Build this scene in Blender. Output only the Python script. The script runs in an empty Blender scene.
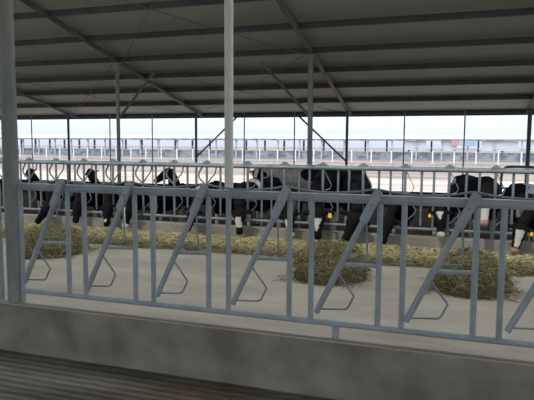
import bpy, bmesh, math, random
from mathutils import Vector, Matrix, noise
from math import pi, sin, cos, radians
random.seed(7)
S = bpy.context.scene
C = S.collection
# ------------------------------------------------------------ camera, world, sun, exposure
CAMZ = 1.75
pitch, yaw, roll, foc = 0.0979537, 0.3226930, 0.00637965, 566.47
F = Vector((-sin(yaw)*cos(pitch), cos(yaw)*cos(pitch), -sin(pitch)))
R = Vector((cos(yaw), sin(yaw), 0)); U = R.cross(F)
R2 = cos(roll)*R + sin(roll)*U; U2 = -sin(roll)*R + cos(roll)*U
cd = bpy.data.cameras.new('camera'); cam = bpy.data.objects.new('camera', cd); C.objects.link(cam)
m = Matrix((R2, U2, -F)).transposed().to_4x4(); m.translation = (0, 0, CAMZ); cam.matrix_world = m
cd.sensor_fit = 'HORIZONTAL'; cd.sensor_width = 36; cd.lens = 36*foc/534
cd.clip_end = 1500; cd.clip_start = .05
S.camera = cam
w = bpy.data.worlds.new('world'); S.world = w; w.use_nodes = True
nt = w.node_tree; bg = nt.nodes['Background']
bg.inputs[1].default_value = 1.0
tcw = nt.nodes.new('ShaderNodeTexCoord'); sx = nt.nodes.new('ShaderNodeSeparateXYZ'); rw = nt.nodes.new('ShaderNodeValToRGB')
nt.links.new(tcw.outputs['Generated'], sx.inputs[0]); nt.links.new(sx.outputs['Z'], rw.inputs[0]); nt.links.new(rw.outputs[0], bg.inputs[0])
cr = rw.color_ramp; cr.elements[0].position = 0; cr.elements[0].color = (.43,.47,.56,1)
cr.elements[1].position = 1; cr.elements[1].color = (1.18,1.19,1.16,1)
e_ = cr.elements.new(.03); e_.color = (.55,.61,.71,1); e_ = cr.elements.new(.12); e_.color = (.84,.91,1.02,1)
sd = bpy.data.lights.new('sun', 'SUN'); sun = bpy.data.objects.new('sun', sd); C.objects.link(sun)
sd.energy = 0.95; sd.angle = radians(1.5); sd.color = (1, .94, .86)
sun.rotation_euler = (radians(30), 0, radians(-25)); sun.location = (0, -5, 20)
S.view_settings.view_transform = 'Standard'; S.view_settings.look = 'None'
S.view_settings.gamma = 1; S.view_settings.use_curve_mapping = False
S.view_settings.exposure = 0.80

# ------------------------------------------------------------ helpers
def mat(name, c1, c2=None, scale=4, rough=.7, metal=0, bump=0, detail=6, stretch=(1,1,1), lo=.35, hi=.65, bscale=None):
    M = bpy.data.materials.new(name); M.use_nodes = True; n = M.node_tree.nodes; l = M.node_tree.links
    b = n['Principled BSDF']; b.inputs['Roughness'].default_value = rough; b.inputs['Metallic'].default_value = metal
    b.inputs['Base Color'].default_value = (*c1, 1)
    tc = n.new('ShaderNodeTexCoord'); mp = n.new('ShaderNodeMapping'); mp.inputs['Scale'].default_value = stretch
    l.new(tc.outputs['Object'], mp.inputs[0])
    if c2:
        t = n.new('ShaderNodeTexNoise'); t.inputs['Scale'].default_value = scale; t.inputs['Detail'].default_value = detail
        l.new(mp.outputs[0], t.inputs['Vector'])
        r = n.new('ShaderNodeValToRGB'); r.color_ramp.elements[0].position = lo; r.color_ramp.elements[1].position = hi
        r.color_ramp.elements[0].color = (*c1, 1); r.color_ramp.elements[1].color = (*c2, 1)
        l.new(t.outputs[0], r.inputs[0]); l.new(r.outputs[0], b.inputs['Base Color'])
    if bump:
        t2 = n.new('ShaderNodeTexNoise'); t2.inputs['Scale'].default_value = bscale or scale*4; t2.inputs['Detail'].default_value = 8
        l.new(mp.outputs[0], t2.inputs['Vector'])
        bp = n.new('ShaderNodeBump'); bp.inputs['Strength'].default_value = bump; bp.inputs['Distance'].default_value = .02
        l.new(t2.outputs[0], bp.inputs['Height']); l.new(bp.outputs[0], b.inputs['Normal'])
    return M
def attr_mat(name, rough=.8, attr='col'):
    M = bpy.data.materials.new(name); M.use_nodes = True; n = M.node_tree.nodes; l = M.node_tree.links
    a = n.new('ShaderNodeAttribute'); a.attribute_name = attr
    b = n['Principled BSDF']; b.inputs['Roughness'].default_value = rough
    l.new(a.outputs['Color'], b.inputs['Base Color']); return M

STEEL = mat('painted_steel', (.30,.35,.385), (.39,.44,.47), 5, .5, .15, .1)
STEELF = mat('galvanised_pipe', (.20,.25,.29), (.30,.35,.39), 5, .45, .25, .1)
COLM = mat('column_paint', (.20,.225,.215), (.28,.305,.29), 3, .6, .1, .1, stretch=(3,3,.7))
POLEM = mat('pole_paint', (.74,.77,.72), (.82,.84,.80), 3, .6, .05, .1, stretch=(3,3,.7))
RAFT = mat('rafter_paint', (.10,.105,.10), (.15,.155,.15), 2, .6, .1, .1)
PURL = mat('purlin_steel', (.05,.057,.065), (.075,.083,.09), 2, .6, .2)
THIN = mat('thin_post_steel', (.16,.22,.29), (.22,.29,.36), 2, .5, .1)
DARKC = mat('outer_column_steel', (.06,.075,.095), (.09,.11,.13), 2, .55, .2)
WHITEP = mat('white_paint', (.75,.80,.88), (.85,.88,.92), 2, .5)

def link(name, me, m_=None, parent=None, smooth=False):
    o = bpy.data.objects.new(name, me); C.objects.link(o)
    if m_: me.materials.append(m_)
    if parent: o.parent = parent
    if smooth: me.polygons.foreach_set('use_smooth', [True]*len(me.polygons))
    return o
def obj(name, bm, m_, parent=None, smooth=False):
    me = bpy.data.meshes.new(name); bmesh.ops.recalc_face_normals(bm, faces=bm.faces); bm.to_mesh(me); bm.free()
    return link(name, me, m_, parent, smooth)
def tag(o, label, cat, group=None, kind=None):
    if label: o['label'] = label
    if cat: o['category'] = cat
    if group: o['group'] = group
    if kind: o['kind'] = kind
    return o
def empty(name, loc=(0,0,0), label=None, cat=None, group=None):
    o = bpy.data.objects.new(name, None); C.objects.link(o); o.location = loc; o.empty_display_size = .2
    return tag(o, label, cat, group)
def box(bm, x0,x1,y0,y1,z0,z1, bev=0):
    r = bmesh.ops.create_cube(bm, size=1, matrix=Matrix.Translation(((x0+x1)/2,(y0+y1)/2,(z0+z1)/2)) @ Matrix.Diagonal((x1-x0,y1-y0,z1-z0,1)))
    if bev:
        es = list({e for v in r['verts'] for e in v.link_edges})
        bmesh.ops.bevel(bm, geom=es, offset=bev, segments=2, affect='EDGES')
    return bm
def frame_at(t, up=Vector((0,0,1))):
    t = t.normalized()
    if abs(t.dot(up)) > .97: up = Vector((0,1,0))
    a = t.cross(up).normalized(); return a, a.cross(t).normalized()
def tube(bm, pts, r, seg=10, closed=False):
    pts = [Vector(p) for p in pts]; n = len(pts); rings = []; pa = None
    for i, p in enumerate(pts):
        if closed: t = pts[(i+1)%n]-pts[i-1]
        else: t = (pts[min(i+1,n-1)]-p).normalized() + (p-pts[max(i-1,0)]).normalized() if 0 < i < n-1 else pts[min(i+1,n-1)]-pts[max(i-1,0)]
        a, b = frame_at(t)
        if pa is not None:
            a = (pa - t.normalized()*pa.dot(t.normalized())).normalized(); b = a.cross(t.normalized())
        pa = a
        rr = r[i] if isinstance(r, (list,tuple)) else r
        rings.append([bm.verts.new(p + a*cos(2*pi*k/seg)*rr + b*sin(2*pi*k/seg)*rr) for k in range(seg)])
    rng = range(n if closed else n-1)
    for i in rng:
        A, B = rings[i], rings[(i+1)%n]
        for k in range(seg): bm.faces.new((A[k], A[(k+1)%seg], B[(k+1)%seg], B[k]))
    if not closed: bm.faces.new(rings[0]); bm.faces.new(rings[-1][::-1])
    return bm
def rod(pts, r, seg=10): return tube(bmesh.new(), pts, r, seg)
def arc(pts, n=6):
    P = [Vector(p) for p in pts]; out = []
    Q = [2*P[0]-P[1]] + P + [2*P[-1]-P[-2]]
    for i in range(1, len(Q)-2):
        for k in range(n):
            t = k/n; a,b,c,d = Q[i-1:i+3]
            out.append(.5*((2*b)+(c-a)*t+(2*a-5*b+4*c-d)*t*t+(3*b-a-3*c+d)*t**3))
    return out + [P[-1]]

# ------------------------------------------------------------ dimensions
YN, YF = 4.32, 9.84            # near and far feed fences
FLOOR = -.16                   # stall floor; the feed alley is at 0
CURB = .22
RIDGE_Y = 7.1; SL = .225
def roofz(y): return CAMZ + 5.28 - SL*RIDGE_Y - SL*abs(y-RIDGE_Y)   # underside of the sheets
EAVE = 18.75; YO = 18.1; YI = 13.3
BAYS = [-14.0, -8.68, -3.37, 1.95]

# ------------------------------------------------------------ ground and floors
ALLEY = mat('feed_alley_concrete', (.39,.36,.30), (.57,.535,.465), 1.3, .85, 0, .25, stretch=(.6,1.3,1), lo=.3, hi=.7)
WALLC = mat('curb_concrete', (.19,.175,.14), (.33,.31,.255), 2.6, .85, 0, .5, lo=.36, hi=.64)
CURBF = mat('far_curb_concrete', (.25,.24,.215), (.34,.33,.30), 1.6, .9, 0, .4)
def struct(name, bm, m_, parent=None): return tag(obj(name, bm, m_, parent), None, None, kind='structure')
struct('floor', box(bmesh.new(), -30, 20, YN+.10, YF-.12, -.4, 0), ALLEY)

# grooved, wet stall floor on the camera's side
GRV = bpy.data.materials.new('grooved_wet_concrete'); GRV.use_nodes = True
n = GRV.node_tree.nodes; l = GRV.node_tree.links; b = n['Principled BSDF']
tc = n.new('ShaderNodeTexCoord')
wv = n.new('ShaderNodeTexWave'); wv.bands_direction = 'Y'; wv.inputs['Scale'].default_value = 3.6; wv.inputs['Distortion'].default_value = 1.2
wv.inputs['Detail'].default_value = 3; wv.inputs['Detail Scale'].default_value = 1.5
l.new(tc.outputs['Object'], wv.inputs[0])
mp = n.new('ShaderNodeMapping'); mp.inputs['Scale'].default_value = (.5, 1.6, 1); l.new(tc.outputs['Object'], mp.inputs[0])
nz = n.new('ShaderNodeTexNoise'); nz.inputs['Scale'].default_value = 2.2; nz.inputs['Detail'].default_value = 8; l.new(mp.outputs[0], nz.inputs[0])
rp = n.new('ShaderNodeValToRGB'); rp.color_ramp.elements[0].color = (.14,.12,.09,1); rp.color_ramp.elements[1].color = (.30,.275,.23,1)
rp.color_ramp.elements[0].position = .38; rp.color_ramp.elements[1].position = .62; l.new(nz.outputs[0], rp.inputs[0])
mx = n.new('ShaderNodeMix'); mx.data_type = 'RGBA'; mx.blend_type = 'MULTIPLY'; mx.inputs[0].default_value = .28
l.new(rp.outputs[0], mx.inputs[6]); l.new(wv.outputs[0], mx.inputs[7])
nz2 = n.new('ShaderNodeTexNoise'); nz2.inputs['Scale'].default_value = .9; nz2.inputs['Detail'].default_value = 4; l.new(tc.outputs['Object'], nz2.inputs[0])
rp2 = n.new('ShaderNodeValToRGB'); rp2.color_ramp.elements[0].position = .56; rp2.color_ramp.elements[1].position = .64; l.new(nz2.outputs[0], rp2.inputs[0])
mx2 = n.new('ShaderNodeMix'); mx2.data_type = 'RGBA'; mx2.inputs[7].default_value = (.17,.12,.08,1)
l.new(rp2.outputs[0], mx2.inputs[0]); l.new(mx.outputs[2], mx2.inputs[6]); l.new(mx2.outputs[2], b.inputs['Base Color'])
b.inputs['Roughness'].default_value = .45
bp = n.new('ShaderNodeBump'); bp.inputs['Strength'].default_value = .6; bp.inputs['Distance'].default_value = .01
l.new(wv.outputs[0], bp.inputs['Height']); l.new(bp.outputs[0], b.inputs['Normal'])
struct('floor', box(bmesh.new(), -30, 20, -5.0, YN-.10, -.4, FLOOR-.075), GRV)
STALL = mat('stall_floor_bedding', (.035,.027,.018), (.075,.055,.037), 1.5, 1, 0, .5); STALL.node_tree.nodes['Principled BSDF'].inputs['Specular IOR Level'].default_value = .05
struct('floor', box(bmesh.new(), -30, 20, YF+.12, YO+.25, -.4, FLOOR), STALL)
struct('wall_feed_curb_near', box(bmesh.new(), -30, 20, YN-.10, YN+.10, -.4, CURB), WALLC)
struct('curb_top_lit', box(bmesh.new(), -30, 20, YN-.10, YN+.10, CURB, CURB+.006), ALLEY)  # thin added cap whose lighter colour paints the curb top as lit
struct('wall_feed_curb_far', box(bmesh.new(), -30, 20, YF-.12, YF+.12, -.4, CURB, .012), CURBF)
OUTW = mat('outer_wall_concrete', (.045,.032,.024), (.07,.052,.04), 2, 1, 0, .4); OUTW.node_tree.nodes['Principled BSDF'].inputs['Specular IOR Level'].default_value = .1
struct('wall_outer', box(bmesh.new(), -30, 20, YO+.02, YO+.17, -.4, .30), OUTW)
SAND = mat('sunlit_sand', (.34,.285,.25), (.50,.47,.44), .5, .95, 0, .2, stretch=(.3,1,1), lo=.35, hi=.6)
PINKG = mat('far_yard_soil', (.21,.17,.155), (.30,.26,.24), .25, .95, 0, .2, stretch=(.3,1,1), lo=.4, hi=.6)
struct('ground', box(bmesh.new(), -260, 200, YO+.18, 34, -1, -.2), SAND)
struct('ground', box(bmesh.new(), -260, 200, 34, 420, -1, -.2), PINKG)
struct('ground', box(bmesh.new(), -260, 200, -60, -5.0, -1, -.2), SAND)

# ------------------------------------------------------------ roof
SHEET = bpy.data.materials.new('roof_sheet'); SHEET.use_nodes = True
n = SHEET.node_tree.nodes; l = SHEET.node_tree.links; b = n['Principled BSDF']
tc = n.new('ShaderNodeTexCoord'); wv = n.new('ShaderNodeTexWave'); wv.bands_direction = 'X'; wv.inputs['Scale'].default_value = .9
l.new(tc.outputs['Object'], wv.inputs[0]); nz = n.new('ShaderNodeTexNoise'); nz.inputs['Scale'].default_value = .8; l.new(tc.outputs['Object'], nz.inputs[0])
rp = n.new('ShaderNodeValToRGB'); rp.color_ramp.elements[0].color = (.385,.39,.365,1); rp.color_ramp.elements[1].color = (.455,.46,.435,1); l.new(nz.outputs[0], rp.inputs[0])
l.new(rp.outputs[0], b.inputs['Base Color']); b.inputs['Roughness'].default_value = .6
bp = n.new('ShaderNodeBump'); bp.inputs['Strength'].default_value = .3; bp.inputs['Distance'].default_value = .02; l.new(wv.outputs[0], bp.inputs['Height']); l.new(bp.outputs[0], b.inputs['Normal'])
def slab(y0, y1, t=.04):
    bm = bmesh.new(); vs = []
    for x in (-30, 20):
        for y, d in ((y0,0),(y1,0),(y1,t),(y0,t)): vs.append(bm.verts.new((x, y, roofz(y)+d)))
    bm.faces.new(vs[:4]); bm.faces.new(vs[4:][::-1])
    for i in range(4): bm.faces.new((vs[i], vs[i+4], vs[(i+1)%4+4], vs[(i+1)%4]))
    return bm
GAP = 1.3  # unseen ridge opening, added and widened so sky light reaches the alley
struct('ceiling', slab(RIDGE_Y+GAP, EAVE), SHEET)
struct('ceiling', slab(-4.7, RIDGE_Y-GAP), SHEET)

def prism(bm, x0, x1, prof):      # profile in (y,z) extruded along X
    A = [bm.verts.new((x0,y,z)) for y,z in prof]; B = [bm.verts.new((x1,y,z)) for y,z in prof]; k = len(prof)
    bm.faces.new(A); bm.faces.new(B[::-1])
    for i in range(k): bm.faces.new((A[i], B[i], B[(i+1)%k], A[(i+1)%k]))
    return bm
ORD = ['lowest', 'second', 'third', 'fourth', 'fifth', 'sixth', 'seventh', 'eighth']
pys = [18.62, 17.2, 15.84, 14.6, 13.3, 11.95, 10.6, 9.25]
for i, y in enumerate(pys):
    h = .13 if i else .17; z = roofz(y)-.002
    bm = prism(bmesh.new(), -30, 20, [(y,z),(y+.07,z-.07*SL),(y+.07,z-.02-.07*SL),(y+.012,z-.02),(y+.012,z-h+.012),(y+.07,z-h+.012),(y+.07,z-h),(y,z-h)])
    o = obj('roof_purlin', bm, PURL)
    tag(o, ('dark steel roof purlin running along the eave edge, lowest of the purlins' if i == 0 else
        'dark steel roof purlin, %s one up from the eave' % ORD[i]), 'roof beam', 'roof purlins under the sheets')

PL = .13
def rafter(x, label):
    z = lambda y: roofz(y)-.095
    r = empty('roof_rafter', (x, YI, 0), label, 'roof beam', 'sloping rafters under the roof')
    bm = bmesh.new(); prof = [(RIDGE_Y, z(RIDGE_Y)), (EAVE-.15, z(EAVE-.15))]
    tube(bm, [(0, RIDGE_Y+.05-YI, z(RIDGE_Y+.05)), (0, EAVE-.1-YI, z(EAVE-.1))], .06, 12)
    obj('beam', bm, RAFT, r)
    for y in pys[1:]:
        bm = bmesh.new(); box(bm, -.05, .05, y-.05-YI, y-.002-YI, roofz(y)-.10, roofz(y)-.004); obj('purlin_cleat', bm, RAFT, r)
    return r
for x, t in zip(BAYS, ('sloping grey steel rafter ending at the far left outer column', 'sloping grey steel rafter resting on the left inner column',
                       'sloping grey steel rafter resting on the inner column right of centre', 'sloping grey steel rafter at the right edge, ending at the outer column there')):
    rafter(x, t)

def column(name, x, y, z0, z1, r, m_, label, cat, group, base=.11, plate=True, square=False):
    e = empty(name, (x, y, z0), label, cat, group)
    bm = bmesh.new()
    if square: box(bm, -r, r, -r, r, 0, z1-z0, r*.15)
    else: tube(bm, [(0,0,0),(0,0,z1-z0)], r, 16)
    obj('shaft', bm, m_, e, smooth=not square and False)
    if plate:
        bm = bmesh.new(); box(bm, -base, base, -base, base, 0, .012)
        obj('base_plate', bm, m_, e)
        bm = bmesh.new(); box(bm, -base*.9, base*.9, -base*.9, base*.9, z1-z0-.012, z1-z0); obj('cap_plate', bm, m_, e)
    return e
raf = lambda y: roofz(y)-.155
for x, t in zip(BAYS, ('far left', 'left', 'right of centre', 'right')):
    if t != 'far left' and t != 'right':
        column('roof_column', x, YI, FLOOR, raf(YI), .05 if t == 'left' else .062, COLM, {'left': 'slim grey steel column left of centre behind the far feed fence, holding a rafter',
           'right of centre': 'grey steel column right of centre behind the far feed fence, beside the piebald cow'}[t], 'column', 'inner roof columns')
for x, t in zip(BAYS, ('dark outer column at the left under the eave, left of the slim grey column', 'dark outer column under the eave with a diagonal brace rising to its right',
                       'dark outer column under the eave with a diagonal brace rising to its left', 'dark thick outer column under the eave at the right edge')):
    column('outer_column', x, YO, .30, roofz(YO)-.155, .045 if t[-4:] != 'edge' else .06, DARKC, t, 'column', 'dark columns along the outer wall', .08)
k = 0
names = ['leftmost', 'second', 'third', 'fourth', 'fifth', 'sixth', 'seventh']
for i in range(-1, 3):
    for f in (1, 2):
        x = BAYS[0] + 5.317*(i+f/3)
        if x < -17: continue
        lab = 'thin bluish post under the eave, %s from the left of the thin posts' % names[k]
        k += 1
        column('eave_post', x, YO+.08, .30, roofz(YO+.08)-.10, .022, THIN, lab, 'post', 'thin posts between the outer columns', .04, plate=False)
# rail under the eave
tag(obj('eave_rail', rod([(-20, YO-.0, roofz(YO)-.235), (6, YO-.0, roofz(YO)-.235)], .02, 8), DARKC), 'thin dark rail running level just below the eave', 'rail')
# knee braces
tag(obj('diagonal_brace', rod([(-8.66, YO-.09, 1.27), (-7.05, YO-.09, roofz(YO)-.24)], .03, 8), DARKC), 'dark diagonal brace leaning right from the outer column left of centre', 'brace')
tag(obj('diagonal_brace', rod([(-3.39, YO-.09, 1.25), (-5.0, YO-.09, roofz(YO)-.24)], .03, 8), DARKC), 'dark diagonal brace leaning left from the outer column right of centre', 'brace')
tag(obj('diagonal_brace', rod([(-3.42, YI, 2.45), (-4.62, YI, 3.75)], .032, 10), RAFT), 'grey roof brace rising to the left from the column right of centre', 'brace')
tag(obj('diagonal_brace', rod([(-8.63, YI, 2.45), (-7.55, YI, 3.62)], .032, 10), RAFT), 'grey roof brace rising to the right from the slim left column', 'brace')
# tie rods in the roof plane
def tie(x0,y0,x1,y1,label):
    f = lambda y: roofz(y)-PL-.03
    n_ = 10; pts = []; sg = 1 if x1 > x0 else -1; x0 += .14*sg; x1 -= .14*sg
    for i in range(n_+1):
        t = i/n_; y = y0+(y1-y0)*t; pts.append((x0+(x1-x0)*t, y, f(y)-.05*4*t*(1-t)))
    tag(obj('tie_rod', rod(pts, .0075, 6), RAFT), label, 'tie rod', 'thin crossed tie rods under the roof')
tie(BAYS[1], YI, BAYS[2], RIDGE_Y+.5, 'thin roof tie rod from the slim left column up to the right')
tie(BAYS[2], YI, BAYS[1], RIDGE_Y+.5, 'thin roof tie rod from the column right of centre up to the left')
tie(BAYS[1], YO, BAYS[2], YI, 'thin roof tie rod between the columns, from lower left to upper right')
tie(BAYS[2], YO, BAYS[1], YI, 'thin roof tie rod between the columns, from lower right to upper left')
tie(BAYS[0], YO, BAYS[1], YI, 'thin roof tie rod in the left bay, running up to the slim column')
tie(BAYS[1], YO, BAYS[0], YI, 'thin roof tie rod in the left bay, running down to the outer column')

# ------------------------------------------------------------ near feed fence with open headlocks
ZB, ZT = .34, 1.34
PU = .715
def headlock_near(x_from, x_to, pivots, posts, label, grp):
    y = YN; e = empty('headlock_fence', ((x_from+x_to)/2, YN, CURB), label, 'fence', grp); ox = e.location.x; inv = Vector((-ox, -YN, -CURB))
    def P(x, dy, z): return (x-ox, dy, z-CURB)
    obj('top_rail', rod([P(x_from,0,ZT), P(x_to,0,ZT)], .036, 14), STEEL, e)
    obj('bottom_rail', rod([P(x_from,0,ZB), P(x_to,0,ZB)], .025, 12), STEEL, e)
    for x in posts: obj('post', rod([P(x,0,ZB), P(x,0,ZT)], .0225, 12), STEEL, e)
    if x_from > -4: obj('foot_post', rod([P(-.86,-.01,CURB), P(-.86,-.01,ZB)], .03, 12), STEEL, e)
    for x, foot in ((x_from, True), (x_to, True)):
        obj('end_post', rod([P(x,0,CURB-.0), P(x,0,ZT)], .026, 12), STEEL, e)
    # thin lock rod running above the rail, arched at every pivot
    pts = []
    for pv in pivots:
        pts += [P(pv-.32,-.03,ZT+.043), P(pv-.12,-.03,ZT+.058), P(pv,-.03,ZT+.078), P(pv+.12,-.03,ZT+.06), P(pv+.27,-.03,ZT+.045)]
    if pts: obj('lock_rod', rod(arc(pts, 4), .008, 8), STEELF, e)
    for pv in pivots:
        # pivot sleeve
        a = Vector(P(pv+.03,-.045,ZT+.07)); b_ = Vector(P(pv-.085,-.045,1.17)); lo = Vector(P(pv-.44,-.045,.43))
        nb = obj('neck_bar', rod([b_ + (a-b_)*.4, lo], .0245, 12), STEEL, e)
        bm = bmesh.new(); d = (a-b_).normalized(); s = Vector((d.z,0,-d.x))
        q = [a+s*.036, a-s*.036, b_-s*.034, b_+s*.034]
        vs = [bm.verts.new(v+Vector((0,o_,0))) for o_ in (-.034, .006) for v in q]
        bm.faces.new(vs[:4]); bm.faces.new(vs[4:][::-1])
        for i in range(4): bm.faces.new((vs[i], vs[i+4], vs[(i+1)%4+4], vs[(i+1)%4]))
        bmesh.ops.bevel(bm, geom=bm.edges[:], offset=.008, segments=2, affect='EDGES')
        obj('pivot_sleeve', bm, STEEL, nb)
        bm = rod([a*.55+b_*.45+Vector((0,-.042,0)), a*.55+b_*.45+Vector((0,.06,0))], .014, 8); obj('pivot_bolt', bm, STEELF, nb)
        obj('rung', rod([P(pv-.245,-.03,.825), P(pv+.02,-.005,.83)], .0165, 10), STEEL, nb)
        obj('stop_loop', rod([P(pv-.275,-.045,.76), P(pv-.16,-.045,.61), P(pv-.145,-.045,.585), P(pv-.19,-.045,.49), P(pv-.215,-.045,.475), P(pv-.42,-.045,.46)], .008, 8), STEELF, nb)
        obj('latch_rod', rod([P(pv-.065,-.03,1.2), P(pv-.05,-.03,.905), P(pv-.06,-.03,.885), P(pv-.215,-.045,.875)], .0075, 8), STEELF, nb)
    return e
piv = [-3.41, -2.705, -1.995, -1.285, -.573, .118, .825]
posts = []
for pv in piv: posts += [pv+.035, pv+.215]
headlock_near(-3.91, 1.5, piv, posts, 'long grey feed fence with slanted open headlocks on the nearest curb, in front', 'feed fences nearest the camera')
headlock_near(-6.9, -4.17, [-6.3,-5.6,-4.9], [-6.265,-6.085,-5.565,-5.385,-4.865,-4.685], 'feed fence section at the left edge, beyond the thick column', 'feed fences nearest the camera')
column('fence_column', -3.985, YN-.02, CURB-.03, roofz(YN)-.02, .070, COLM, 'thick grey round column at the left edge between the nearest fence sections', 'column', None, .095)
column('fence_column', -1.785, YN+.02, ZT+.034, roofz(YN)-.02, .036, POLEM, 'slim pale pole rising from the nearest fence to the roof, left of centre', 'column', None, .05, plate=False)

# ------------------------------------------------------------ far feed fence, headlocks closed
def headlock_far():
    fp = [-4.5-.69*k for k in range(12, -1, -1)] + [-3.67+.712*k for k in range(10)]
    x0, x1 = fp[0]-.4, fp[-1]+.4; ox = (x0+x1)/2
    e = empty('headlock_fence', (ox, YF, CURB), 'long grey feed fence across the alley with cows putting their heads through', 'fence')
    def P(x, dy, z): return (x-ox, dy, z-CURB)
    obj('top_rail', rod([P(x0,0,ZT), P(x1,0,ZT)], .034, 12), STEELF, e)
    obj('bottom_rail', rod([P(x0,0,ZB), P(x1,0,ZB)], .025, 10), STEELF, e)
    obj('lock_rod', rod(arc([P(x, .03, z) for pv in fp for x, z in ((pv-.2,ZT+.045),(pv-.09,ZT+.05),(pv,ZT+.085),(pv+.09,ZT+.05),(pv+.2,ZT+.045))], 3), .009, 6), STEELF, e)
    for i, pv in enumerate(fp):
        if i % 4 == 0: obj('foot_post', rod([P(pv+.47,0,CURB), P(pv+.47,0,ZB)], .025, 10), STEELF, e)
        obj('post', rod([P(pv,0,ZB), P(pv,0,ZT+.07)], .024, 10), STEELF, e)
        obj('post', rod([P(pv+.47,0,ZB), P(pv+.47,0,ZT)], .020, 10), STEELF, e)
        nb = obj('neck_bar', rod([P(pv+.27,.03,ZB+.06), P(pv+.27,.03,ZT+.02)], .021, 10), STEELF, e)
        bm = bmesh.new()
        q = [P(pv-.09,0,ZT+.03), P(pv+.09,0,ZT+.03), P(pv+.02,0,ZT+.10), P(pv-.02,0,ZT+.10)]
        vs = [bm.verts.new(Vector(v)+Vector((0,o_,0))) for o_ in (-.02, .02) for v in q]
        bm.faces.new(vs[:4]); bm.faces.new(vs[4:][::-1])
        for j in range(4): bm.faces.new((vs[j], vs[j+4], vs[(j+1)%4+4], vs[(j+1)%4]))
        obj('pivot_bracket', bm, STEELF, e)
        obj('stop_loop', rod([P(pv+.01,-.03,.79), P(pv+.12,-.03,.77), P(pv+.19,-.03,.66), P(pv+.17,-.03,.60), P(pv+.01,-.03,.44)], .009, 8), STEELF, nb)
        if pv < -4:   # curved yoke pipes on the left stretch
            obj('yoke', rod(arc([P(pv-.10,.02,ZT-.02), P(pv-.17,.02,1.2), P(pv-.16,.02,1.1), P(pv-.04,.02,.98)]), .017, 8), COLM, nb)
            obj('yoke', rod(arc([P(pv+.19,.02,ZT-.02), P(pv+.16,.02,1.2), P(pv+.08,.02,1.1), P(pv+.01,.02,1.0)]), .014, 8), COLM, nb)
        else:
            obj('latch_rod', rod([P(pv+.02,.02,ZT-.04), P(pv+.15,.02,1.04), P(pv+.12,.02,.97), P(pv,.02,.93)], .008, 6), STEELF, nb)
headlock_far()
# ------------------------------------------------------------ cattle
COAT = attr_mat('cow_coat', .85); COAT.node_tree.nodes['Principled BSDF'].inputs['Specular IOR Level'].default_value = .12
TAGM = mat('ear_tag_plastic', (.85,.62,.04), rough=.45)
EYEM = mat('cow_eye', (.01,.008,.006), rough=.15)
def loft(bm, st, seg=14, lat=None):
    """st: list of (centre Vector, lateral radius, other radius); closed blunt ends"""
    n_ = len(st); rings = []
    for i, (c, ra, rb) in enumerate(st):
        t = (st[min(i+1,n_-1)][0]-st[max(i-1,0)][0]).normalized()
        L = lat if lat is not None else Vector((1,0,0))
        a = (L - t*L.dot(t)).normalized(); b_ = t.cross(a)
        rings.append([bm.verts.new(c + a*cos(2*pi*k/seg)*ra + b_*sin(2*pi*k/seg)*rb) for k in range(seg)])
    for i in range(n_-1):
        for k in range(seg): bm.faces.new((rings[i][k], rings[i][(k+1)%seg], rings[i+1][(k+1)%seg], rings[i+1][k]))
    for rg, e, o_ in ((rings[0], 0, 1), (rings[-1], -1, -2)):
        tip = bm.verts.new(st[e][0] + (st[e][0]-st[o_][0]).normalized()*min(st[e][1], st[e][2])*.45)
        for k in range(seg): bm.faces.new((rg[k], rg[(k+1)%seg], tip))
BLK, WHT, PNK, HOOF = (.010,.010,.012), (.62,.60,.56), (.50,.30,.25), (.05,.045,.04)
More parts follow.
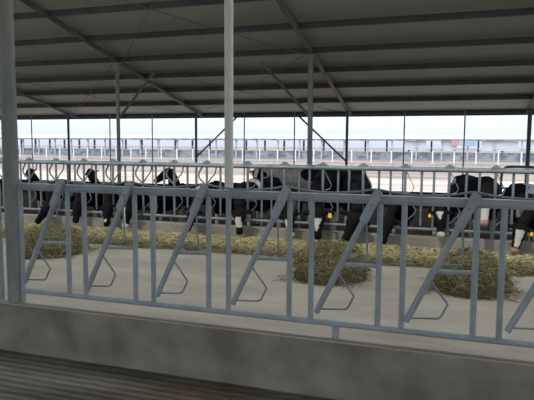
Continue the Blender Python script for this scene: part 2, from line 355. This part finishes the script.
def cow(base, head_deg, s, poll, nose, label, cross=None, blaze=None, muzzle='black', seed=0, white=.0, group='dairy cows eating through the far fence', tags=0, lying=False, dark=BLK, pale=WHT, turn=0, rump=False):
    """base: world ground point under the shoulders; heading: direction the cow faces, degrees from -Y; poll and nose in world"""
    M_ = Matrix.Translation(Vector(base)) @ Matrix.Rotation(radians(head_deg), 4, 'Z') @ Matrix.Scale(s, 4)
    I = M_.inverted(); P = I @ Vector(poll); N = I @ Vector(nose)
    V = lambda *a: Vector(a)
    HS = max(1, .9/s); d = (N-P).normalized(); P = N - d*.5*HS
    drop = -.56 if lying else 0
    bm = bmesh.new()
    body = [(.98,1.14,.10,.12),(.90,1.13,.22,.23),(.70,1.10,.27,.29),(.40,1.04,.31,.33),(.05,1.0,.335,.375),(-.3,1.0,.31,.385),(-.55,1.03,.25,.35),(-.74,1.06,.17,.27),(-.84,1.08,.12,.19)]
    OFF = .55   # shoulders sit over the origin
    loft(bm, [(V(0,y+OFF,z+drop), a, b_) for y,z,a,b_ in body], 18)
    # hook bones, brisket, udder
    loft(bm, [(V(-.21,.66+OFF,1.30+drop),.05,.05),(V(0,.62+OFF,1.33+drop),.09,.07),(V(.21,.66+OFF,1.30+drop),.05,.05)], 10, V(0,1,0))
    loft(bm, [(V(0,.62+OFF,.70+drop*.6),.12,.12),(V(0,.48+OFF,.66+drop*.6),.14,.13),(V(0,.34+OFF,.70+drop*.6),.08,.08)], 12)
    if not lying:
        for sx in (-1,1):
            x = .17*sx
            loft(bm, [(V(x*.8,.68+OFF,1.08),.13,.24),(V(x*1.05,.64+OFF,.86),.11,.18),(V(x,.66+OFF,.68),.075,.12),(V(x*.95,.76+OFF,.50),.048,.062),(V(x*.95,.76+OFF,.42),.042,.05),(V(x*.95,.72+OFF,.14),.034,.037),(V(x*.95,.70+OFF,.07),.045,.05),(V(x*.95,.67+OFF,.02),.05,.065)], 12)
            loft(bm, [(V(x*.85,-.50+OFF,.98),.11,.2),(V(x*.95,-.48+OFF,.78),.085,.12),(V(x*.9,-.48+OFF,.60),.06,.07),(V(x*.88,-.50+OFF,.42),.05,.052),(V(x*.88,-.49+OFF,.14),.033,.036),(V(x*.88,-.51+OFF,.07),.044,.048),(V(x*.88,-.54+OFF,.02),.05,.062)], 12)
    else:
        for sx in (-1,1):
            loft(bm, [(V(.2*sx,.68+OFF,.45),.12,.2),(V(.33*sx,.40+OFF,.22),.09,.1),(V(.35*sx,.7+OFF,.09),.05,.05),(V(.33*sx,.35+OFF,.05),.045,.045)], 12)
            loft(bm, [(V(.14*sx,-.48+OFF,.36),.1,.12),(V(.17*sx,-.75+OFF,.12),.07,.07),(V(.17*sx,-.45+OFF,.06),.045,.045)], 12)
    loft(bm, [(V(0,.97+OFF,1.27+drop),.035,.035),(V(0,1.05+OFF,1.1+drop),.025,.025),(V(.02,1.05+OFF,.7+drop*.5),.02,.02),(V(.03,1.04+OFF,.5+drop*.3),.045,.04),(V(.03,1.03+OFF,.36+drop*.2),.02,.02)], 8)
    # neck
    S0 = V(0,-.42+OFF,1.12+drop); S1 = V(0,-.70+OFF,1.10+drop)
    if cross: Cc = I @ Vector(cross)
    else: Cc = (S1+P)/2 + V(0,0,.04)
    sr = .95/s if s < 1 else 1
    path = arc([S0, S1, Cc, P - (N-P).normalized()*.02], 3); k = len(path)
    st = []
    for i, q in enumerate(path):
        t = i/(k-1); w_ = .19*(1-t)**1.2+.095; h_ = .31*(1-t)+.125*t
        if cross: w_ = min(w_, .108 + max(0, (q-Cc).length-.1)*.35) if (q-Cc).length < .5 else w_
        st.append((q, w_, h_))
    loft(bm, st, 14)
    # head
    d = (N-P).normalized(); front = V(sin(radians(turn)),-cos(radians(turn)),.25); lat = d.cross(front)
    if lat.length < .1: lat = V(1,0,0)
    lat.normalize(); front = lat.cross(d).normalized()
    if front.y > 0 and abs(d.z) > .5: front = -front; lat = -lat
    hd = [(t*HS,a*HS,b_*HS,o_*HS) for t,a,b_,o_ in [(-.03,.085,.09,-.01),(.06,.115,.125,-.02),(.14,.122,.13,-.025),(.22,.105,.12,-.02),(.31,.078,.095,-.005),(.40,.068,.078,0),(.46,.076,.07,0),(.50,.066,.055,0)]]
    loft(bm, [(P+d*t+front*o_, a, b_) for t,a,b_,o_ in hd], 16, lat)
    # jaw
    loft(bm, [(P+(d*.14-front*.08)*HS,.06,.07),(P+(d*.28-front*.07)*HS,.05*HS,.045*HS),(P+(d*.44-front*.045)*HS,.045*HS,.035*HS)], 10, lat)
    ears = []
    for sx in (-1,1):
        r0 = P+(d*.035+lat*sx*.09-front*.02)*HS; out = (lat*sx+d*.28-front*.15).normalized()
        loft(bm, [(r0,.03,.03),(r0+out*.06,.05,.026),(r0+out*.13,.058,.022),(r0+out*.19,.035,.016)], 10, d)
        ears.append(r0+out*.12+d*.03+front*.03)
    me = bpy.data.meshes.new('cow'); bm.to_mesh(me); bm.free()
    tmp = bpy.data.objects.new('tmp', me); C.objects.link(tmp)
    rm = tmp.modifiers.new('r', 'REMESH'); rm.mode = 'VOXEL'; rm.voxel_size = .021
    sm = tmp.modifiers.new('s', 'SMOOTH'); sm.iterations = 5; sm.factor = .5
    dg = bpy.context.evaluated_depsgraph_get(); dg.update()
    me2 = bpy.data.meshes.new_from_object(tmp.evaluated_get(dg)); bpy.data.objects.remove(tmp); bpy.data.meshes.remove(me)
    col = me2.color_attributes.new('col', 'FLOAT_COLOR', 'POINT')
    o3 = Vector((seed*13.7, seed*5.1, seed*2.3)); vals = []
    for v in me2.vertices:
        q = v.co; c = dark
        fz = q.z - drop
        if noise.noise(q*1.5+o3) > .42 - white: c = pale
        if fz < .62 + .06*noise.noise(q*6) and not lying and (q-P).length > .6: c = pale
        if (fz < .52 and (q-P).length > .75) : c = pale
        rel = q-P; t = rel.dot(d)/HS; la = rel.dot(lat)/HS; fr = rel.dot(front)/HS
        if -.25 < t < .7 and abs(la) < .34 and abs(fr) < .3:
            c = dark
            if blaze and fr > .02 and blaze[0] < t < blaze[1]:
                u_ = (t-blaze[0])/(blaze[1]-blaze[0]); wd = blaze[2]*(1-u_)+blaze[3]*u_
                if abs(la+.012*noise.noise(q*20)) < wd: c = WHT
            if t > .42:
                c = {'black': BLK, 'pink': PNK, 'white': WHT, 'brown': (.10,.06,.04)}[muzzle]
        if rump and q.y > .95 and t < 0: c = pale
        if q.z < .045: c = HOOF
        f = .9 + .2*noise.noise(q*9)
        vals += [c[0]*f, c[1]*f, c[2]*f, 1]
    col.data.foreach_set('color', vals)
    o = link('cow', me2, COAT, None, True)
    o.matrix_world = M_
    tag(o, label, 'cow', group)
    for sx in (-1,1):
        bm = bmesh.new(); bmesh.ops.create_uvsphere(bm, u_segments=10, v_segments=8, radius=.020, matrix=Matrix.Translation(P+(d*.15+lat*sx*.103+front*.055)*HS))
        obj('eye', bm, EYEM, o, True)
    if tags:
        for i_, sx in enumerate((-1,1)):
            if (tags == 1 and i_) or (tags == -1 and not i_): continue
            q = ears[i_]; bm = bmesh.new()
            f_ = front.normalized(); a_ = lat; b2 = d
            vs = [bm.verts.new(q + a_*x + b2*y + f_*z) for z in (0,.006) for x,y in ((-.018,-.02),(.018,-.02),(.032,.02),(.032,.06),(-.032,.06),(-.032,.02))]
            bm.faces.new(vs[:6]); bm.faces.new(vs[6:][::-1])
            for j in range(6): bm.faces.new((vs[j], vs[j+6], vs[(j+1)%6+6], vs[(j+1)%6]))
            obj('ear_tag', bm, TAGM, o)
    return o
FL = FLOOR
def eater(cx, s, poll, nose, label, deg=0, yb=None, cz=None, bx=None, **k):
    """cx: where the neck crosses the fence"""
    yb = yb or YF + .62*s + .22
    if bx is None: bx = cx + math.tan(radians(deg))*(yb-YF)*-1
    cow((bx, yb, FL), deg, s, poll, nose, label, cross=(cx, YF+.0, cz or (.60+.30*s)), **k)
eater(-8.05, .71, (-7.80,9.60,.66), (-8.12,9.42,.12), tags=1, label='black heifer at the left end of the far fence, head slanting down to the left', muzzle='black', seed=1)
eater(-7.36, .70, (-7.20,9.58,.70), (-7.18,9.42,.17), 'black heifer eating straight down, second from the left at the far fence', seed=2)
eater(-6.66, .71, (-6.55,9.60,.72), (-6.45,9.42,.14), 'black heifer with a small white nose spot, third from the left at the far fence', blaze=(.36,.44,.03,.04), seed=3)
eater(-5.99, .70, (-6.08,9.58,.66), (-6.02,9.40,.12), 'heifer with a white muzzle, fourth from the left at the far fence', muzzle='white', blaze=(.05,.42,.02,.04), seed=14, white=.1)
eater(-4.61, .78, (-4.56,9.58,.80), (-4.70,9.40,.14), 'black cow left of the slim pale pole, nose down in the hay', deg=-8, seed=5, blaze=(.30,.36,.02,.015))
eater(-3.81, .88, (-3.74,9.58,.80), (-3.66,9.40,.14), 'black cow with one round white spot on its face, right of the slim pale pole', blaze=(.17,.37,.06,.085), seed=6)
eater(-3.10, .74, (-2.86,9.58,.80), (-2.70,9.42,.14), 'black cow with a broad white face and brown nose, left of the grey inner column', blaze=(.16,.46,.075,.05), muzzle='white', seed=7, deg=5, white=.08)
eater(-2.37, 1.04, (-2.27,9.58,.80), (-2.23,9.42,.14), 'tall black cow with a white triangle on its face, beside the grey inner column', blaze=(.17,.38,.085,.012), seed=8, white=-.1, tags=1)
eater(-1.66, 1.02, (-1.50,9.58,.78), (-1.76,9.42,.12), 'tall black cow with a tan rump, head slanting down left behind a slanted bar', seed=9, rump=True, deg=10, pale=(.42,.34,.24))
eater(-.95, .71, (-.98,9.58,.80), (-1.12,9.42,.13), 'low black heifer eating head down between the two right hay piles', seed=10)
eater(-.23, .72, (-.24,9.60,.74), (-.20,9.46,.28), 'black heifer with a white forehead triangle, white nose tip and yellow ear tag', blaze=(.05,.20,.07,.008), muzzle='white', seed=11, white=-.1, tags=-1)
eater(.48, .97, (.44,9.66,.93), (.43,9.44,.50), 'large black cow holding up a pinkish white face, second from the right', blaze=(.08,.46,.06,.07), muzzle='pink', seed=12, deg=18, bx=.52, yb=10.72, white=-.2)
eater(1.20, .76, (1.03,9.58,.70), (.89,9.42,.10), 'black heifer with a long white blaze and pink nose, rightmost at the far fence', blaze=(.10,.40,.075,.035), muzzle='pink', seed=13, tags=1, white=-.1)
G2 = 'young cows standing in the stalls behind the far fence'
cow((-10.25,12.1,FL), 15, .64, (-10.3,11.75,1.0), (-10.1,11.5,.84), 'small black heifer looking over the far fence near its left end', seed=21, group=G2)
cow((-8.35,11.9,FL), 25, .66, (-8.3,11.5,1.04), (-8.1,11.25,.90), 'small black heifer with raised head above the fence, left of the slim grey column', seed=22, group=G2)
cow((-6.2,12.1,FL), -75, .70, (-6.62,12.05,1.02), (-6.82,11.95,.84), 'dark heifer standing sideways with pale legs, right of the slim grey column', seed=23, white=.05, group=G2, pale=(.42,.33,.25))
cow((-5.35,13.0,FL), -100, .70, (-5.85,13.0,.66), (-6.05,12.95,.4), 'black heifer standing sideways in the stalls left of the slim pale pole', seed=25, white=-.1, group=G2)
cow((-4.35,12.6,FL), 10, .68, (-4.33,12.2,1.08), (-4.3,11.95,.90), 'black and white heifer looking over the fence, right of the slim pale pole', seed=24, blaze=(.0,.4,.04,.05), white=.2, group=G2)
cow((-4.15,14.4,FL), 5, .68, (-4.2,14.0,1.08), (-4.16,13.75,.9), 'brown and black young cow standing between the pale pole and the inner column', seed=26, white=.15, pale=(.25,.18,.10), group=G2)
cow((-2.95,12.84,FL), 87, 1.04, (-2.2,12.84,.95), (-2.0,12.8,.6), 'greyish white cow standing sideways at the grey inner column', seed=27, white=.9, pale=(.42,.40,.36), group=G2)
cow((1.62,12.3,FL), -75, .86, (.98,12.1,.84), (.80,12.0,.5), 'bluish white and black cow behind the stall divider at the right edge', seed=31, white=.55, pale=(.55,.60,.68), group=G2)
# stall dividers at the right
def divider(x, label):
    e = empty('stall_divider', (x, 13.2, FLOOR), label, 'stall divider', 'bent pipe stall dividers at the right')
    obj('loop', rod(arc([(0,0,0),(0,0,.9),(0,0,1.22),(.03,0,1.38),(.14,0,1.46),(.6,0,1.46),(1.0,0,1.42),(1.1,0,1.3),(1.1,0,.7),(1.0,0,.6),(.02,0,.6)],5), .028, 10), DARKC, e)
    obj('cross_pipe', rod([(0,0,1.0),(1.1,0,1.0)], .02, 8), DARKC, e)
divider(.92, 'dark bent pipe stall divider at the right edge, behind the far fence')
# ------------------------------------------------------------ hay
HAYM = attr_mat('hay_strands', .9)
def hay(name, hf, x0, x1, y0, y1, step, nstr, label, cat=None, kind=None, seed=0, slen=(.10,.26), group=None, tone=1):
    """hf(x,y) -> height; a lumpy body with loose strands lying over it, all one mesh"""
    rnd = random.Random(seed); cx, cy = (x0+x1)/2, (y0+y1)/2
    vs, fs, cs = [], [], []
    nx, ny = int((x1-x0)/step)+1, int((y1-y0)/step)+1
    H = lambda x, y: hf(x,y)*(1+.16*noise.noise(Vector((x*4,y*4,seed)))+.10*noise.noise(Vector((x*13,y*13,seed)))) + (.012*noise.noise(Vector((x*30,y*30,2))) if hf(x,y) > .02 else 0)
    for j in range(ny):
        for i in range(nx):
            x = x0+i*step+rnd.uniform(-.3,.3)*step; y = y0+j*step+rnd.uniform(-.3,.3)*step; z = H(x,y)
            vs.append((x-cx, y-cy, max(z, -.006))); g = .5+.5*noise.noise(Vector((x*5,y*5,9)))
            cs.append(((.17+.10*g)*tone, (.14+.08*g)*tone, (.075+.035*g)*tone, 1))
    for j in range(ny-1):
        for i in range(nx-1):
            a = j*nx+i; q = (a, a+1, a+nx+1, a+nx)
            if max(vs[k][2] for k in q) > .004: fs.append(q)
    cnt = 0
    while cnt < nstr:
        x, y = rnd.uniform(x0,x1), rnd.uniform(y0,y1); z = H(x,y)
        if z < .012 and rnd.random() > .05*(1 if hf(x,y) > -.05 or abs(x-cx) < .54 and abs(y-cy) < .54 and cat == 'hay pile' and rnd.random() < .5 else 0): continue
        z = max(z, .002); e = .04
        nrm = Vector((H(x-e,y)-H(x+e,y), H(x,y-e)-H(x,y+e), 2*e)).normalized()
        a = rnd.uniform(0, 2*pi); t = Vector((cos(a), sin(a), 0)); t = (t-nrm*t.dot(nrm)).normalized()
        t = (t + nrm*rnd.uniform(-.12,.55)).normalized(); t.z -= .15; L = rnd.uniform(*slen); wd = rnd.uniform(.003,.007)
        s = t.cross(nrm).normalized()*wd; p0 = Vector((x-cx,y-cy,z+rnd.uniform(0,.02))); pm = p0+t*L*.5+nrm*rnd.uniform(0,.03); p1 = p0+t*L-Vector((0,0,rnd.uniform(0,.05)))
        if p1.z < .004: p1.z = .004
        if y1 > 9.4 and max(p1.y, pm.y)+cy > 9.7: continue
        if pm.z < .006: pm.z = .006
        up = nrm*wd*1.2; b0 = len(vs)
        vs += [tuple(p0-s), tuple(p0+s), tuple(p0+up), tuple(pm-s), tuple(pm+s), tuple(pm+up), tuple(p1)]
        fs += [(b0,b0+1,b0+4,b0+3),(b0+1,b0+2,b0+5,b0+4),(b0+2,b0,b0+3,b0+5),(b0+3,b0+4,b0+6),(b0+4,b0+5,b0+6),(b0+5,b0+3,b0+6)]
        k = rnd.random()
        c = (.62,.55,.31) if k > .66 else (.42,.39,.20) if k > .34 else (.29,.27,.14) if k > .12 else (.16,.13,.07)
        f = rnd.uniform(.8,1.15)*tone; cs += [(c[0]*f, c[1]*f, c[2]*f, 1)]*7
        cnt += 1
    me = bpy.data.meshes.new(name); me.from_pydata(vs, [], fs); me.update()
    ca = me.color_attributes.new('col', 'FLOAT_COLOR', 'POINT'); ca.data.foreach_set('color', [v for c in cs for v in c])
    o = link(name, me, HAYM); o.location = (cx, cy, 0)
    return tag(o, label, cat, group, kind)
def blob(cx, cy, rx, ry, h, sd, p=.6):
    def f(x, y):
        u_, v_ = (x-cx)/rx, (y-cy)/ry; a = math.atan2(v_, u_)
        r = math.hypot(u_, v_)/(1+.13*noise.noise(Vector((cos(a)*1.3+sd, sin(a)*1.3, sd))))
        return h*((1-r*r)**p) if r < 1 else -.1
    return f
def wind(x, y):
    c = 9.28+.10*noise.noise(Vector((x*.7,3,0))); front = 8.28+.22*noise.noise(Vector((x*.8,0,7)))+.08*noise.noise(Vector((x*3,0,1)))
    if y < front: return -.1
    t = min(1, (y-front)/.38)
    return (.10+.05*noise.noise(Vector((x*.9,y,4))))*(t**.6)*(1 if y < 8.95 else max(.28, 1-(y-8.95)*1.9))
hay('hay', wind, -13, 3.6, 7.9, 9.6, .05, 26000, 'windrow of loose yellow green hay lying along the foot of the far curb', 'hay', 'stuff', 3, tone=.82)
GH = 'hay heaps on the feed alley'
hay('hay_pile', blob(-6.15,7.45,.50,.60,.36,1,.35), -6.9,-5.2,6.7,8.3, .04, 9000, 'heap of hay on the alley floor at the left, beside the thick column', 'hay pile', None, 4, group=GH, tone=.72, slen=(.06,.17))
hay('hay_pile', blob(-1.56,7.30,.44,.48,.40,2,.28), -2.35,-.85,6.6,8.1, .04, 9000, 'heap of hay on the alley floor at the middle, behind the slanted bars', 'hay pile', None, 5, group=GH, tone=.72, slen=(.06,.17))
hay('hay_pile', blob(.21,7.25,.43,.44,.40,3,.28), -.5,.95,6.6,8.0, .04, 9000, 'heap of hay on the alley floor at the right, nearest the camera', 'hay pile', None, 6, group=GH, tone=.72, slen=(.06,.17))
# ------------------------------------------------------------ the yard and the shed beyond
GZ = -.2
HAZ1 = mat('haze_tinted_roof', (.50,.49,.48), (.58,.57,.55), .3, .8)  # distance haze is mixed into this pale roof colour
HAZ2 = mat('haze_tinted_post', (.42,.49,.60), rough=.7)  # posts tinted pale blue to carry the haze in their colour
HAZ3 = mat('blue_grey_panel', (.13,.16,.21), (.30,.33,.37), 1.1, .8, stretch=(1,1,2), lo=.4, hi=.6)
SCR = mat('white_curtain', (.74,.78,.84), (.82,.85,.90), .3, .8)
YC = 61
e = empty('corral_fence', (-26, YC, GZ), 'white pipe corral fence far off in the sunlit yard', 'fence')
for k in range(48):
    x = -78+2.1*k+26
    obj('post', rod([(x,0,0),(x,0,1.38)], .065, 8), WHITEP, e)
for z in (.45,1.25): obj('rail', rod([(-53,0,z),(48,0,z)], .032, 8), STEELF, e)
Y2 = 43
e = empty('corral_fence', (-15, Y2, GZ), 'thin grey pipe fence in the yard, nearer than the white one', 'fence')
for k in range(24):
    x = -36+3.1*k
    obj('post', rod([(x,0,0),(x,0,.62)], .03, 8), STEELF, e)
for z in (.3,.6): obj('rail', rod([(-36,0,z),(36,0,z)], .022, 8), STEELF, e)
YB = 75
e = empty('open_shed', (-30, YB, GZ), 'long open sided shed with a low grey roof across the yard', 'shed')
bm = bmesh.new(); prism(bm, -70, 75, [(0,2.62),(0,2.78),(9,3.40),(9,3.24)]); obj('roof', bm, HAZ1, e)
bm = bmesh.new(); box(bm, -70, 75, -.12, 0, 2.5, 2.72); obj('eave_beam', bm, HAZ3, e)
for k in range(46):
    x = -68+3.1*k
    bm = bmesh.new(); box(bm, x-.10, x+.10, .1, .3, 0, 2.62); obj('post', bm, HAZ2, e)
for k in range(46):
    x = -66.5+3.1*k
    bm = bmesh.new(); box(bm, x-.12, x+.12, 8.4, 8.65, 0, 3.2); obj('back_post', bm, HAZ3, e)
bm = bmesh.new(); box(bm, -70, 75, .35, .5, 0, 1.12); obj('low_wall', bm, HAZ3, e)
obj('rail', rod([(-70,.0,1.55),(75,.0,1.55)], .04, 8), HAZ2, e)
for k, (x0, x1) in enumerate(((23.5,26.2),(28.0,29.9),(32.8,37.0),(38.4,44))):
    bm = bmesh.new(); box(bm, x0, x1, .35, .40, 1.35, 2.5); obj('curtain', bm, SCR, e)
for nm_, x0, x1, z0, c in (('red_banner',29.15,30.25,1.95,(.50,.30,.33)),('blue_banner',30.35,32.2,1.85,(.28,.45,.65))):
    obj(nm_, box(bmesh.new(), x0, x1, -.2, -.12, z0, 2.55), mat(nm_, c, rough=.7), e)
